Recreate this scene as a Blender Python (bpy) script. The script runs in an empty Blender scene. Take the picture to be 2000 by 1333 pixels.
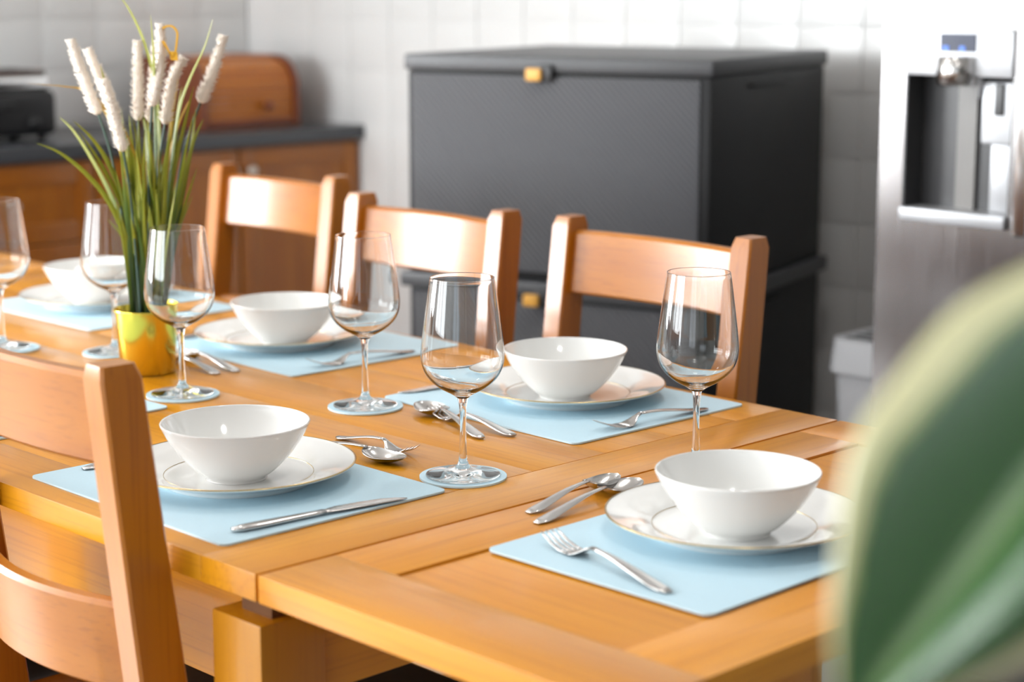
import bpy, bmesh, math, random
from mathutils import Vector, Matrix, Euler

S = bpy.context.scene
COL = S.collection
rnd = random.Random(11)
PI = math.pi
T = 0.76                       # table top height

# ------------------------------------------------------------------ camera
cam_d = bpy.data.cameras.new('camera')
cam = bpy.data.objects.new('camera', cam_d)
COL.objects.link(cam)
cam.matrix_world = Matrix((
    (0.6991371999, -0.1327391504, 0.7025578223, 1.4106),
    (0.7149875353, 0.1297964976, -0.6869830373, -1.0370),
    (0.0, 0.9826154829, 0.1856523978, 1.3145),
    (0, 0, 0, 1)))
cam_d.sensor_width = 36.0
cam_d.lens = 36.0 * 3697.0 / 2000.0
cam_d.clip_start = 0.05
cam_d.dof.use_dof = True
cam_d.dof.focus_distance = 2.22
cam_d.dof.aperture_fstop = 3.4
S.camera = cam

# ------------------------------------------------------------------ render look
S.view_settings.view_transform = 'Standard'
S.view_settings.look = 'None'
S.view_settings.gamma = 1.0
S.view_settings.use_curve_mapping = False
S.view_settings.exposure = 0.44
cy = S.cycles
cy.max_bounces = 16
cy.diffuse_bounces = 5
cy.glossy_bounces = 6
cy.transmission_bounces = 14
cy.transparent_max_bounces = 12
cy.caustics_refractive = True
cy.caustics_reflective = False
cy.blur_glossy = 0.5
cy.sample_clamp_indirect = 6.0
cy.use_denoising = True

# ------------------------------------------------------------------ world and daylight
W = bpy.data.worlds.new('sky')
S.world = W
W.use_nodes = True
W.node_tree.nodes['Background'].inputs[0].default_value = (0.80, 0.89, 1.0, 1)
W.node_tree.nodes['Background'].inputs[1].default_value = 1.0


def area_light(name, loc, rot, sx, sy, power, color):
    d = bpy.data.lights.new(name, 'AREA')
    d.shape = 'RECTANGLE'
    d.size, d.size_y = sx, sy
    d.energy = power
    d.color = color
    o = bpy.data.objects.new(name, d)
    o.location = loc
    o.rotation_euler = rot
    COL.objects.link(o)
    return o


XL, XR, YF, YB, ZC = -3.53, 5.6, -2.9, 2.62, 2.45     # room limits
# daylight entering by the window in the left wall and one in the front wall; the rear one is an added fill light
area_light('daylight_left_window', (XL - 0.10, -1.45, 1.45), (0, -PI / 2, 0), 1.35, 1.75, 210, (0.95, 0.98, 1.0))
area_light('daylight_front_window', (-1.75, YF - 0.10, 1.45), (PI / 2, 0, 0), 2.5, 1.35, 100, (0.95, 0.98, 1.0))
area_light('added_rear_fill', (1.70, YF - 0.10, 1.45), (PI / 2, 0, 0), 1.4, 1.35, 4, (0.95, 0.98, 1.0))  # added fill; no window is known behind the camera

LAMPS = [(-0.30, 1.15), (-1.50, 0.55), (0.75, 0.10)]      # round ceiling lamps over the table
for lx_, ly_ in LAMPS:
    d_ = bpy.data.lights.new('ceiling_lamp_light', 'AREA')
    d_.shape = 'DISK'
    d_.size = 0.22
    d_.energy = 3.6
    d_.color = (1.0, 0.97, 0.93)
    o_ = bpy.data.objects.new('ceiling_lamp_light', d_)
    o_.location = (lx_, ly_, ZC - 0.052)
    COL.objects.link(o_)


# ------------------------------------------------------------------ helpers
def link(o, parent=None):
    COL.objects.link(o)
    if parent is not None:
        o.parent = parent
    return o


def thing(name, label, cat, loc=(0, 0, 0), rz=0.0, group=None):
    o = bpy.data.objects.new(name, None)
    o.empty_display_size = 0.05
    o.location = loc
    o.rotation_euler = (0, 0, rz)
    tag(o, label, cat, group)
    return link(o)


def tag(o, label, cat, group=None):
    o['label'] = label
    o['category'] = cat
    if group:
        o['group'] = group
    return o


def mobj(name, mesh, mat, parent=None, smooth=False, label=None):
    if mat is not None and not mesh.materials:
        mesh.materials.append(mat)
    if smooth:
        mesh.polygons.foreach_set('use_smooth', [True] * len(mesh.polygons))
    o = bpy.data.objects.new(name, mesh)
    if label:
        o['label'] = label
    return link(o, parent)


def struct(o):
    o['kind'] = 'structure'
    return o


def pymesh(name, v, f):
    me = bpy.data.meshes.new(name)
    me.from_pydata([tuple(p) for p in v], [], f)
    me.update()
    return me


def bm_mesh(bm, name):
    me = bpy.data.meshes.new(name)
    bmesh.ops.recalc_face_normals(bm, faces=bm.faces)
    bm.to_mesh(me)
    bm.free()
    return me


def bm_box(bm, lo, hi, bev=0.0, seg=2):
    lo, hi = Vector(lo), Vector(hi)
    c = (lo + hi) / 2
    d = hi - lo
    r = bmesh.ops.create_cube(bm, size=1.0, matrix=Matrix.Translation(c) @ Matrix.Diagonal((d.x, d.y, d.z, 1)))
    if bev > 0:
        es = list({e for v in r['verts'] for e in v.link_edges})
        bmesh.ops.bevel(bm, geom=es, offset=bev, segments=seg, profile=0.6, affect='EDGES', clamp_overlap=True)


def box(name, lo, hi, mat, parent=None, bev=0.0, seg=2, label=None):
    bm = bmesh.new()
    bm_box(bm, lo, hi, bev, seg)
    o = mobj(name, bm_mesh(bm, name), mat, parent, label=label)
    if bev > 0:
        smooth_angle(o)
    return o


def smooth_angle(o, a=0.6):
    me = o.data
    me.polygons.foreach_set('use_smooth', [True] * len(me.polygons))
    try:
        me.set_sharp_from_angle(angle=a)
    except Exception:
        pass


def catmull(pts, n):
    out = []
    P = [pts[0]] + list(pts) + [pts[-1]]
    for i in range(1, len(P) - 2):
        p0, p1, p2, p3 = P[i - 1], P[i], P[i + 1], P[i + 2]
        for k in range(n):
            t = k / n
            out.append(tuple(0.5 * (2 * b + (c - a) * t + (2 * a - 5 * b + 4 * c - d) * t * t + (3 * b - a - 3 * c + d) * t ** 3)
                             for a, b, c, d in zip(p0, p1, p2, p3)))
    out.append(tuple(pts[-1]))
    return out


def lathe_mesh(name, prof, seg=48):
    """prof: list of (r, z); r == 0 becomes a pole."""
    v, f, rings = [], [], []
    for r, z in prof:
        if r < 1e-6:
            rings.append([len(v)])
            v.append((0, 0, z))
        else:
            rings.append(list(range(len(v), len(v) + seg)))
            for k in range(seg):
                a = 2 * PI * k / seg
                v.append((r * math.cos(a), r * math.sin(a), z))
    for A, B in zip(rings, rings[1:]):
        for k in range(seg):
            k2 = (k + 1) % seg
            if len(A) == 1 and len(B) == 1:
                continue
            if len(A) == 1:
                f.append((A[0], B[k2], B[k]))
            elif len(B) == 1:
                f.append((A[k], A[k2], B[0]))
            else:
                f.append((A[k], A[k2], B[k2], B[k]))
    return pymesh(name, v, f)


def loft_mesh(name, secs, seg=12, power=2.6):
    """secs: list of (x, y, z, width, thickness, tilt) along x; elliptic rings in the local y / normal plane, closed at both ends."""
    v, f = [], []
    for (x, y, z, w, t, a) in secs:
        for k in range(seg):
            q = 2 * PI * k / seg
            c, s = math.cos(q), math.sin(q)
            c = math.copysign(abs(c) ** (2 / power), c)
            s = math.copysign(abs(s) ** (2 / power), s)
            v.append((x - s * t / 2 * math.sin(a), y + c * w / 2, z + s * t / 2 * math.cos(a)))
    n = len(secs)
    for i in range(n - 1):
        for k in range(seg):
            k2 = (k + 1) % seg
            f.append((i * seg + k, i * seg + k2, (i + 1) * seg + k2, (i + 1) * seg + k))
    f.append(tuple(reversed(range(seg))))
    f.append(tuple(range((n - 1) * seg, n * seg)))
    return pymesh(name, v, f)


def tube_mesh(name, pts, radii, seg=8):
    pts = [Vector(p) for p in pts]
    v, f = [], []
    up = Vector((0.31, 0.2, 0.93)).normalized()
    for i, p in enumerate(pts):
        d = (pts[min(i + 1, len(pts) - 1)] - pts[max(i - 1, 0)]).normalized()
        a = d.cross(up)
        if a.length < 1e-3:
            a = d.cross(Vector((1, 0, 0)))
        a.normalize()
        b = d.cross(a)
        r = radii[i] if isinstance(radii, (list, tuple)) else radii
        for k in range(seg):
            q = 2 * PI * k / seg
            v.append(p + a * (r * math.cos(q)) + b * (r * math.sin(q)))
    for i in range(len(pts) - 1):
        for k in range(seg):
            k2 = (k + 1) % seg
            f.append((i * seg + k, i * seg + k2, (i + 1) * seg + k2, (i + 1) * seg + k))
    f.append(tuple(reversed(range(seg))))
    f.append(tuple(range((len(pts) - 1) * seg, len(pts) * seg)))
    return pymesh(name, v, f)


def copy_tree(o, parent=None):
    c = o.copy()
    COL.objects.link(c)
    c.parent = parent
    for ch in list(o.children):
        copy_tree(ch, c)
    return c


# ------------------------------------------------------------------ materials
def newmat(name):
    m = bpy.data.materials.new(name)
    m.use_nodes = True
    nt = m.node_tree
    return m, nt, nt.nodes['Principled BSDF']


def plain(name, col, rough=0.5, metal=0.0, coat=0.0, spec=0.5, noise=0.0, nscale=40.0, bump=0.0):
    m, nt, b = newmat(name)
    b.inputs['Base Color'].default_value = (*col, 1)
    b.inputs['Roughness'].default_value = rough
    b.inputs['Metallic'].default_value = metal
    b.inputs['Coat Weight'].default_value = coat
    b.inputs['Coat Roughness'].default_value = 0.05
    b.inputs['Specular IOR Level'].default_value = spec
    if noise > 0 or bump > 0:
        tc = nt.nodes.new('ShaderNodeTexCoord')
        n = nt.nodes.new('ShaderNodeTexNoise')
        n.inputs['Scale'].default_value = nscale
        n.inputs['Detail'].default_value = 4
        nt.links.new(tc.outputs['Object'], n.inputs['Vector'])
        if noise > 0:
            mx = nt.nodes.new('ShaderNodeMix')
            mx.data_type = 'RGBA'
            mx.inputs['A'].default_value = (*[c * (1 - noise) for c in col], 1)
            mx.inputs['B'].default_value = (*[min(1, c * (1 + noise)) for c in col], 1)
            nt.links.new(n.outputs['Fac'], mx.inputs['Factor'])
            nt.links.new(mx.outputs['Result'], b.inputs['Base Color'])
        if bump > 0:
            bp = nt.nodes.new('ShaderNodeBump')
            bp.inputs['Strength'].default_value = bump
            bp.inputs['Distance'].default_value = 0.002
            nt.links.new(n.outputs['Fac'], bp.inputs['Height'])
            nt.links.new(bp.outputs['Normal'], b.inputs['Normal'])
    return m


def wood(name, light, mid, dark, axis='X', rough=0.34, coat=0.22, coat_rough=0.10, scale=1.0):
    """Varnished timber with the grain along the given local axis."""
    m, nt, b = newmat(name)
    N, L = nt.nodes.new, nt.links.new
    tc = N('ShaderNodeTexCoord')
    oi = N('ShaderNodeObjectInfo')
    off = N('ShaderNodeVectorMath')
    off.operation = 'SCALE'
    off.inputs[0].default_value = (7.3, 5.1, 9.7)
    L(oi.outputs['Random'], off.inputs['Scale'])
    add = N('ShaderNodeVectorMath')
    L(tc.outputs['Object'], add.inputs[0])
    L(off.outputs['Vector'], add.inputs[1])
    mp = N('ShaderNodeMapping')
    a, c = 1.1 * scale, 13.0 * scale
    mp.inputs['Scale'].default_value = {'X': (a, c, c), 'Y': (c, a, c), 'Z': (c, c, a)}[axis]
    L(add.outputs['Vector'], mp.inputs['Vector'])
    n1 = N('ShaderNodeTexNoise')
    n1.inputs['Scale'].default_value = 1.0
    n1.inputs['Detail'].default_value = 5
    n1.inputs['Distortion'].default_value = 0.9
    L(mp.outputs['Vector'], n1.inputs['Vector'])
    r1 = N('ShaderNodeValToRGB')
    e = r1.color_ramp.elements
    e[0].position, e[0].color = 0.28, (*mid, 1)
    e[1].position, e[1].color = 0.72, (*light, 1)
    L(n1.outputs['Fac'], r1.inputs['Fac'])
    mp2 = N('ShaderNodeMapping')
    a2, c2 = 5.0 * scale, 190.0 * scale
    mp2.inputs['Scale'].default_value = {'X': (a2, c2, c2), 'Y': (c2, a2, c2), 'Z': (c2, c2, a2)}[axis]
    L(add.outputs['Vector'], mp2.inputs['Vector'])
    n2 = N('ShaderNodeTexNoise')
    n2.inputs['Scale'].default_value = 1.0
    n2.inputs['Detail'].default_value = 3
    L(mp2.outputs['Vector'], n2.inputs['Vector'])
    r2 = N('ShaderNodeValToRGB')
    e = r2.color_ramp.elements
    e[0].position, e[0].color = 0.30, (1, 1, 1, 1)
    e[1].position, e[1].color = 0.48, (0, 0, 0, 1)
    L(n2.outputs['Fac'], r2.inputs['Fac'])
    k = N('ShaderNodeMath')
    k.operation = 'MULTIPLY'
    k.inputs[1].default_value = 0.30
    L(r2.outputs['Color'], k.inputs[0])
    mx = N('ShaderNodeMix')
    mx.data_type = 'RGBA'
    L(k.outputs[0], mx.inputs['Factor'])
    L(r1.outputs['Color'], mx.inputs['A'])
    mx.inputs['B'].default_value = (*dark, 1)
    L(mx.outputs['Result'], b.inputs['Base Color'])
    bp = N('ShaderNodeBump')
    bp.inputs['Strength'].default_value = 0.06
    bp.inputs['Distance'].default_value = 0.001
    L(n2.outputs['Fac'], bp.inputs['Height'])
    L(bp.outputs['Normal'], b.inputs['Normal'])
    b.inputs['Roughness'].default_value = rough
    b.inputs['Coat Weight'].default_value = coat
    b.inputs['Coat Roughness'].default_value = coat_rough
    return m


def brushed(name, col, rough, axis_scale, amp=0.06):
    m, nt, b = newmat(name)
    tc = nt.nodes.new('ShaderNodeTexCoord')
    mp = nt.nodes.new('ShaderNodeMapping')
    mp.inputs['Scale'].default_value = axis_scale
    n = nt.nodes.new('ShaderNodeTexNoise')
    n.inputs['Scale'].default_value = 1.0
    nt.links.new(tc.outputs['Object'], mp.inputs['Vector'])
    nt.links.new(mp.outputs['Vector'], n.inputs['Vector'])
    mr = nt.nodes.new('ShaderNodeMapRange')
    mr.inputs['To Min'].default_value = rough - amp
    mr.inputs['To Max'].default_value = rough + amp
    nt.links.new(n.outputs['Fac'], mr.inputs['Value'])
    nt.links.new(mr.outputs['Result'], b.inputs['Roughness'])
    b.inputs['Base Color'].default_value = (*col, 1)
    b.inputs['Metallic'].default_value = 1.0
    return m


def glass(name, col=(1, 1, 1), ior=1.47):
    m = bpy.data.materials.new(name)
    m.use_nodes = True
    nt = m.node_tree
    nt.nodes.clear()
    out = nt.nodes.new('ShaderNodeOutputMaterial')
    g = nt.nodes.new('ShaderNodeBsdfGlass')
    g.inputs['Color'].default_value = (*col, 1)
    g.inputs['Roughness'].default_value = 0.0
    g.inputs['IOR'].default_value = ior
    nt.links.new(g.outputs[0], out.inputs['Surface'])
    return m


HL, HM, HD = (0.74, 0.308, 0.006), (0.62, 0.228, 0.004), (0.38, 0.112, 0.002)
M = {
    'table_x': wood('honey oak, grain lengthwise', HL, HM, HD, 'X'),
    'table_y': wood('honey oak, grain crosswise', HL, HM, HD, 'Y'),
    'table_z': wood('honey oak, grain upright', (0.60, 0.25, 0.006), (0.48, 0.175, 0.004), HD, 'Z'),
    'leaf_x': wood('honey oak leaf, lengthwise', (0.75, 0.305, 0.014), (0.63, 0.225, 0.008), HD, 'X'),
    'leaf_y': wood('honey oak leaf, crosswise', (0.75, 0.305, 0.014), (0.63, 0.225, 0.008), HD, 'Y'),
    'chair_x': wood('chair oak, grain sideways', (0.47, 0.158, 0.006), (0.37, 0.110, 0.004), (0.20, 0.050, 0.003), 'X', rough=0.32, coat=0.38, coat_rough=0.16),
    'chair_z': wood('chair oak, grain upright', (0.47, 0.158, 0.006), (0.37, 0.110, 0.004), (0.20, 0.050, 0.003), 'Z', rough=0.32, coat=0.38, coat_rough=0.16),
    'cab_x': wood('cabinet oak, sideways', (0.36, 0.118, 0.007), (0.27, 0.078, 0.005), (0.12, 0.032, 0.003), 'Y', rough=0.35, coat=0.2),
    'cab_z': wood('cabinet oak, upright', (0.36, 0.118, 0.007), (0.27, 0.078, 0.005), (0.12, 0.032, 0.003), 'Z', rough=0.35, coat=0.2),
    'bin_wood': wood('bread bin timber', (0.54, 0.170, 0.008), (0.42, 0.115, 0.006), (0.18, 0.045, 0.004), 'Y', rough=0.35, coat=0.2),
    'bin_dark': wood('bread bin dark timber', (0.22, 0.05, 0.010), (0.15, 0.032, 0.008), (0.07, 0.02, 0.005), 'Y', rough=0.35, coat=0.2),
    'shade_wood': wood('unvarnished shade-dark timber', (0.16, 0.06, 0.012), (0.11, 0.04, 0.008), (0.05, 0.018, 0.004), 'X', rough=0.8, coat=0.0),  # dark tone paints in the shade under the table top
    'seat_pad': plain('black seat leather', (0.006, 0.006, 0.007), 0.45, noise=0.2, nscale=60, bump=0.1),
    'mat': plain('pale blue placemat', (0.56, 0.77, 0.88), 0.50, noise=0.03, nscale=300, bump=0.05),
    'china': plain('white china', (0.86, 0.86, 0.84), 0.10, coat=0.6, spec=0.5),
    'gilt': plain('gilt line', (0.55, 0.42, 0.22), 0.25, metal=1.0),
    'steel': brushed('polished cutlery steel', (0.66, 0.645, 0.63), 0.20, (20, 300, 300), 0.05),
    'glass': glass('clear wine glass', (0.99, 0.995, 0.995)),
    'brass': brushed('gold lacquered tin', (0.80, 0.64, 0.09), 0.20, (60, 60, 4), 0.05),
    'soil': plain('dark potting filler', (0.03, 0.022, 0.012), 0.9, noise=0.4, nscale=120, bump=0.4),
    'spike': plain('cream bristle spike', (0.92, 0.82, 0.72), 0.75, noise=0.08, nscale=90),
    'stem': plain('dark blue green stem', (0.05, 0.10, 0.08), 0.35),
    'ribbon': plain('yellow ribbon', (0.85, 0.45, 0.02), 0.45),
    'wall': plain('white wall paint', (0.80, 0.80, 0.79), 0.8, noise=0.02, nscale=8),
    'ceiling': plain('white ceiling paint', (0.66, 0.66, 0.65), 0.9, noise=0.02, nscale=6),
    'grout': plain('pale grout', (0.80, 0.79, 0.78), 0.9, noise=0.05, nscale=80),
    'tile': plain('glazed white tile', (0.78, 0.78, 0.77), 0.28, coat=0.0, noise=0.03, nscale=5),
    'worktop': plain('dark grey speckled worktop', (0.055, 0.058, 0.064), 0.30, noise=0.5, nscale=220),
    'black': plain('black plastic', (0.010, 0.010, 0.011), 0.4),
    'chrome': plain('bright chrome', (0.85, 0.85, 0.85), 0.15, metal=1.0),
    'knob': plain('pale metal knob', (0.62, 0.55, 0.48), 0.35, metal=1.0),
    'fridge': brushed('fridge steel', (0.30, 0.29, 0.29), 0.21, (300, 300, 6), 0.05),
    'fridge_trim': plain('silver dispenser plastic', (0.50, 0.51, 0.53), 0.35, metal=0.3),
    'recess': plain('dark dispenser lining', (0.045, 0.045, 0.047), 0.35),
    'display': plain('dark blue display glass', (0.05, 0.06, 0.10), 0.15),
    'bin_grey': plain('light grey bin plastic', (0.52, 0.53, 0.55), 0.35),
    'resin_shaded': plain('charcoal resin', (0.0085, 0.0088, 0.0096), 0.50, spec=0.3),  # box body: same resin darkened to paint its side as shaded
    'resin_lit': plain('charcoal resin lid', (0.050, 0.051, 0.055), 0.42),  # same resin made paler, light on the lid put into the colour
    'latch': plain('amber latch plastic', (0.75, 0.38, 0.06), 0.4),
    'window_frame': plain('white window frame', (0.82, 0.82, 0.82), 0.4),
    'pot_grey': plain('grey glazed planter', (0.30, 0.31, 0.32), 0.35, noise=0.1, nscale=20),
}


def weave_mat():
    """Charcoal resin panel pressed with a fine diagonal weave."""
    m, nt, b = newmat('charcoal woven resin')
    tc = nt.nodes.new('ShaderNodeTexCoord')
    mp = nt.nodes.new('ShaderNodeMapping')
    mp.inputs['Rotation'].default_value = (0, math.radians(45), 0)
    nt.links.new(tc.outputs['Object'], mp.inputs['Vector'])
    w = nt.nodes.new('ShaderNodeTexWave')
    w.inputs['Scale'].default_value = 30.0
    w.inputs['Distortion'].default_value = 0.4
    nt.links.new(mp.outputs['Vector'], w.inputs['Vector'])
    bp = nt.nodes.new('ShaderNodeBump')
    bp.inputs['Strength'].default_value = 1.0
    bp.inputs['Distance'].default_value = 0.004
    nt.links.new(w.outputs['Fac'], bp.inputs['Height'])
    nt.links.new(bp.outputs['Normal'], b.inputs['Normal'])
    b.inputs['Base Color'].default_value = (0.080, 0.083, 0.092, 1)  # paler than the body: the lit front is painted into the colour
    b.inputs['Roughness'].default_value = 0.42
    b.inputs['Specular IOR Level'].default_value = 0.8
    return m


M['weave'] = weave_mat()


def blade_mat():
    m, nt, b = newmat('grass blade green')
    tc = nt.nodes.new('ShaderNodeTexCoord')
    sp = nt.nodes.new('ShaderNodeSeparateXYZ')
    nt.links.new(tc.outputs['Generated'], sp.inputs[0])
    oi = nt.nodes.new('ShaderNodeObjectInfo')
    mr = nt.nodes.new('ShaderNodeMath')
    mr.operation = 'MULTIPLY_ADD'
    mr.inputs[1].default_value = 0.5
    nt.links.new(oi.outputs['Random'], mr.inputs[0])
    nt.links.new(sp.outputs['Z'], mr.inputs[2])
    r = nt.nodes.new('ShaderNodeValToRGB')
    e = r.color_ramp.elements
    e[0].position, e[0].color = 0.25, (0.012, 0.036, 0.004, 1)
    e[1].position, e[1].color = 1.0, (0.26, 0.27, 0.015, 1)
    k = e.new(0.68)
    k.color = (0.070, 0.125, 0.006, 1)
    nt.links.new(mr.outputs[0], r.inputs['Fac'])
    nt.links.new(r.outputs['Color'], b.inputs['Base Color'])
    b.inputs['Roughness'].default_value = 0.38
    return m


M['blade'] = blade_mat()
M['blade_yellow'] = plain('yellowed blade', (0.55, 0.34, 0.03), 0.45, noise=0.2, nscale=30)


def leaf_mat():
    """Broad leaf: dark green heart, cream margin, paler midrib (colours belong to the leaf; UV = along / across)."""
    m, nt, b = newmat('variegated leaf')
    N, L = nt.nodes.new, nt.links.new
    uv = N('ShaderNodeUVMap')
    uv.uv_map = 'UVMap'
    sp = N('ShaderNodeSeparateXYZ')
    L(uv.outputs['UV'], sp.inputs[0])
    ab = N('ShaderNodeMath'); ab.operation = 'SUBTRACT'; ab.inputs[1].default_value = 0.5
    L(sp.outputs['Y'], ab.inputs[0])
    a2 = N('ShaderNodeMath'); a2.operation = 'ABSOLUTE'
    L(ab.outputs[0], a2.inputs[0])
    no = N('ShaderNodeTexNoise')
    no.inputs['Scale'].default_value = 6.0
    no.inputs['Detail'].default_value = 2.0
    L(uv.outputs['UV'], no.inputs['Vector'])
    ma = N('ShaderNodeMath'); ma.operation = 'MULTIPLY_ADD'
    ma.inputs[1].default_value = 0.09
    L(no.outputs['Fac'], ma.inputs[0])
    mu = N('ShaderNodeMath'); mu.operation = 'MULTIPLY_ADD'
    mu.inputs[1].default_value = 0.10
    L(sp.outputs['X'], mu.inputs[0])
    L(a2.outputs[0], mu.inputs[2])
    L(mu.outputs[0], ma.inputs[2])
    r = N('ShaderNodeValToRGB')
    e = r.color_ramp.elements
    e[0].position, e[0].color = 0.0, (0.16, 0.28, 0.08, 1)
    e[1].position, e[1].color = 1.0, (0.86, 0.82, 0.46, 1)
    for p, c in ((0.10, (0.10, 0.20, 0.05)), (0.15, (0.018, 0.098, 0.012)), (0.440, (0.018, 0.098, 0.012)), (0.465, (0.28, 0.38, 0.09)), (0.495, (0.86, 0.81, 0.40))):
        k = e.new(p)
        k.color = (*c, 1)
    L(ma.outputs[0], r.inputs['Fac'])
    L(r.outputs['Color'], b.inputs['Base Color'])
    b.inputs['Roughness'].default_value = 0.20
    b.inputs['Specular IOR Level'].default_value = 0.7
    b.inputs['Coat Weight'].default_value = 0.9
    b.inputs['Coat Roughness'].default_value = 0.14
    return m


M['leaf'] = leaf_mat()

# ------------------------------------------------------------------ room shell
floor = struct(box('floor', (XL - 0.2, YF - 0.2, -0.08), (XR + 0.2, YB + 0.2, 0.0),
                   plain('pale grey floor', (0.40, 0.39, 0.38), 0.35, noise=0.12, nscale=3)))
ceil = struct(box('ceiling', (XL - 0.2, YF - 0.2, ZC), (XR + 0.2, YB + 0.2, ZC + 0.1), M['ceiling']))
wall_back = struct(box('wall_back', (XL - 0.2, YB + 0.004, 0), (XR + 0.2, YB + 0.15, ZC), M['grout']))
wall_right = struct(box('wall_right', (XR, YF, 0), (XR + 0.15, YB, ZC), plain('warm grey end wall', (0.14, 0.13, 0.12), 0.85, noise=0.03, nscale=6)))


def wall_with_holes(name, axis, plane, a0, a1, holes, z0, z1, out):
    """Wall on x=plane (axis 'X') or y=plane (axis 'Y') spanning a0..a1 with openings (h0, h1) between z0 and z1, built out to plane+out."""
    bm = bmesh.new()
    p0, p1 = sorted((plane, plane + out))
    cells, cur = [], a0
    for (h0, h1) in holes:
        cells += [(cur, h0, 0, ZC), (h0, h1, 0, z0), (h0, h1, z1, ZC)]
        cur = h1
    cells.append((cur, a1, 0, ZC))
    for (b0, b1, c0, c1) in cells:
        if axis == 'X':
            bm_box(bm, (p0, b0, c0), (p1, b1, c1))
        else:
            bm_box(bm, (b0, p0, c0), (b1, p1, c1))
    return struct(mobj(name, bm_mesh(bm, name), M['wall']))


WZ0, WZ1 = 0.78, 2.12
wall_left = wall_with_holes('wall_left', 'X', XL - 0.004, YF, YB, [(-2.30, -0.60)], WZ0, WZ1, -0.14)
wall_front = wall_with_holes('wall_front', 'Y', YF, XL, XR, [(-3.0, -0.5), (1.0, 2.4)], WZ0, WZ1, -0.14)


def window(name, axis, plane, a0, a1, lights):
    """White casement frame with glazing bars, set in an opening beside or behind the camera."""
    bm = bmesh.new()
    fw = 0.06
    xs = [a0 + (a1 - a0 - fw) * k / lights for k in range(lights + 1)]
    for a in xs:
        lo, hi = (a, WZ0), (a + fw, WZ1)
        bm_box(bm, (plane, lo[0], lo[1]) if axis == 'X' else (lo[0], plane, lo[1]), (plane + 0.05, hi[0], hi[1]) if axis == 'X' else (hi[0], plane + 0.05, hi[1]))
    for z in (WZ0, WZ0 + 0.86, WZ1 - fw):
        for a, b in zip(xs, xs[1:]):
            lo, hi = (a + fw, z), (b, z + fw)
            bm_box(bm, (plane, lo[0], lo[1]) if axis == 'X' else (lo[0], plane, lo[1]), (plane + 0.05, hi[0], hi[1]) if axis == 'X' else (hi[0], plane + 0.05, hi[1]))
    struct(mobj(name, bm_mesh(bm, name), M['window_frame']))


window('window_1', 'X', XL - 0.08, -2.30, -0.60, 2)
window('window_2', 'Y', YF - 0.08, -3.0, -0.5, 3)
window('added_rear_window', 'Y', YF - 0.08, 1.0, 2.4, 2)  # invented frame and opening for the added rear fill

# tiles: back wall and the left wall above the worktop
TW, TH = 0.185, 0.152


def tile_mesh(axis):
    bm = bmesh.new()
    g = 0.0014
    if axis == 'Y':
        bm_box(bm, (g, -0.004, g), (TW - g, 0.0, TH - g), 0.003, 3)
    else:
        bm_box(bm, (0.0, g, g), (0.004, TW - g, TH - g), 0.003, 3)
    me = bm_mesh(bm, 'tile')
    me.materials.append(M['tile'])
    me.polygons.foreach_set('use_smooth', [True] * len(me.polygons))
    return me


tmY, tmX = tile_mesh('Y'), tile_mesh('X')
ZT0 = 1.215 - 8 * TH          # a course line falls just above the storage boxes
for i in range(16):
    for j in range(12):
        z = ZT0 + j * TH
        x = -0.99 - (i - 2) * TW
        if x < XL or (x > -0.8 and z < 0.3):
            continue
        o = mobj('tile', tmY, None, wall_back)
        o.location = (x, YB + 0.004, z)
for i in range(9):
    for j in range(5):
        y = YB - (i + 1) * TW
        o = mobj('tile', tmX, None, wall_left)
        o.location = (XL - 0.004, y, ZT0 + 6 * TH + j * TH)

for k_, (lx_, ly_) in enumerate(LAMPS):
    o = mobj('ceiling_lamp', lathe_mesh('ceiling_lamp', [(0, -0.045), (0.112, -0.045), (0.112, -0.050), (0.128, -0.050), (0.135, -0.030), (0.135, 0.0), (0, 0.0)], 40), M['window_frame'], None, False)
    smooth_angle(o)
    o.location = (lx_, ly_, ZC)
    tag(o, ['round white ceiling lamp above the far right chair', 'round white ceiling lamp above the grass plant', 'round white ceiling lamp above the near table end'][k_], 'lamp', 'ceiling lamps')

# ------------------------------------------------------------------ dining table
table = thing('dining_table', 'long honey oak extending dining table laid for a meal', 'table', (-0.66, 0.466, 0))


def tpart(name, lo, hi, mat, bev=0.0015, parent=None, label=None):
    par = parent or table
    off = Vector((-0.66, 0.466, 0))
    return box(name, Vector(lo) - off, Vector(hi) - off, mat, par, bev, 2, label)


XE, TTH = -1.88, 0.028
WID = 0.932
zb = T - TTH
tpart('side_rail', (XE + 0.0901, 0, zb), (-0.0901, 0.096, T), M['table_x'], 0.0012)
tpart('side_rail', (XE + 0.0901, WID - 0.096, zb), (-0.0901, WID, T), M['table_x'], 0.0012)
tpart('end_board', (-0.09, 0, zb), (-0.001, WID, T), M['table_y'], 0.0012)
tpart('end_board', (XE, 0, zb), (XE + 0.09, WID, T), M['table_y'], 0.003)
npl = 6
for i in range(npl):
    y0 = 0.0962 + i * (0.7396 / npl)
    tpart('top_plank', (XE + 0.0915, y0, zb + 0.004), (-0.0918, y0 + 0.7396 / npl - 0.0002, T - 0.0004), M['table_x'], 0.0006)


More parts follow.
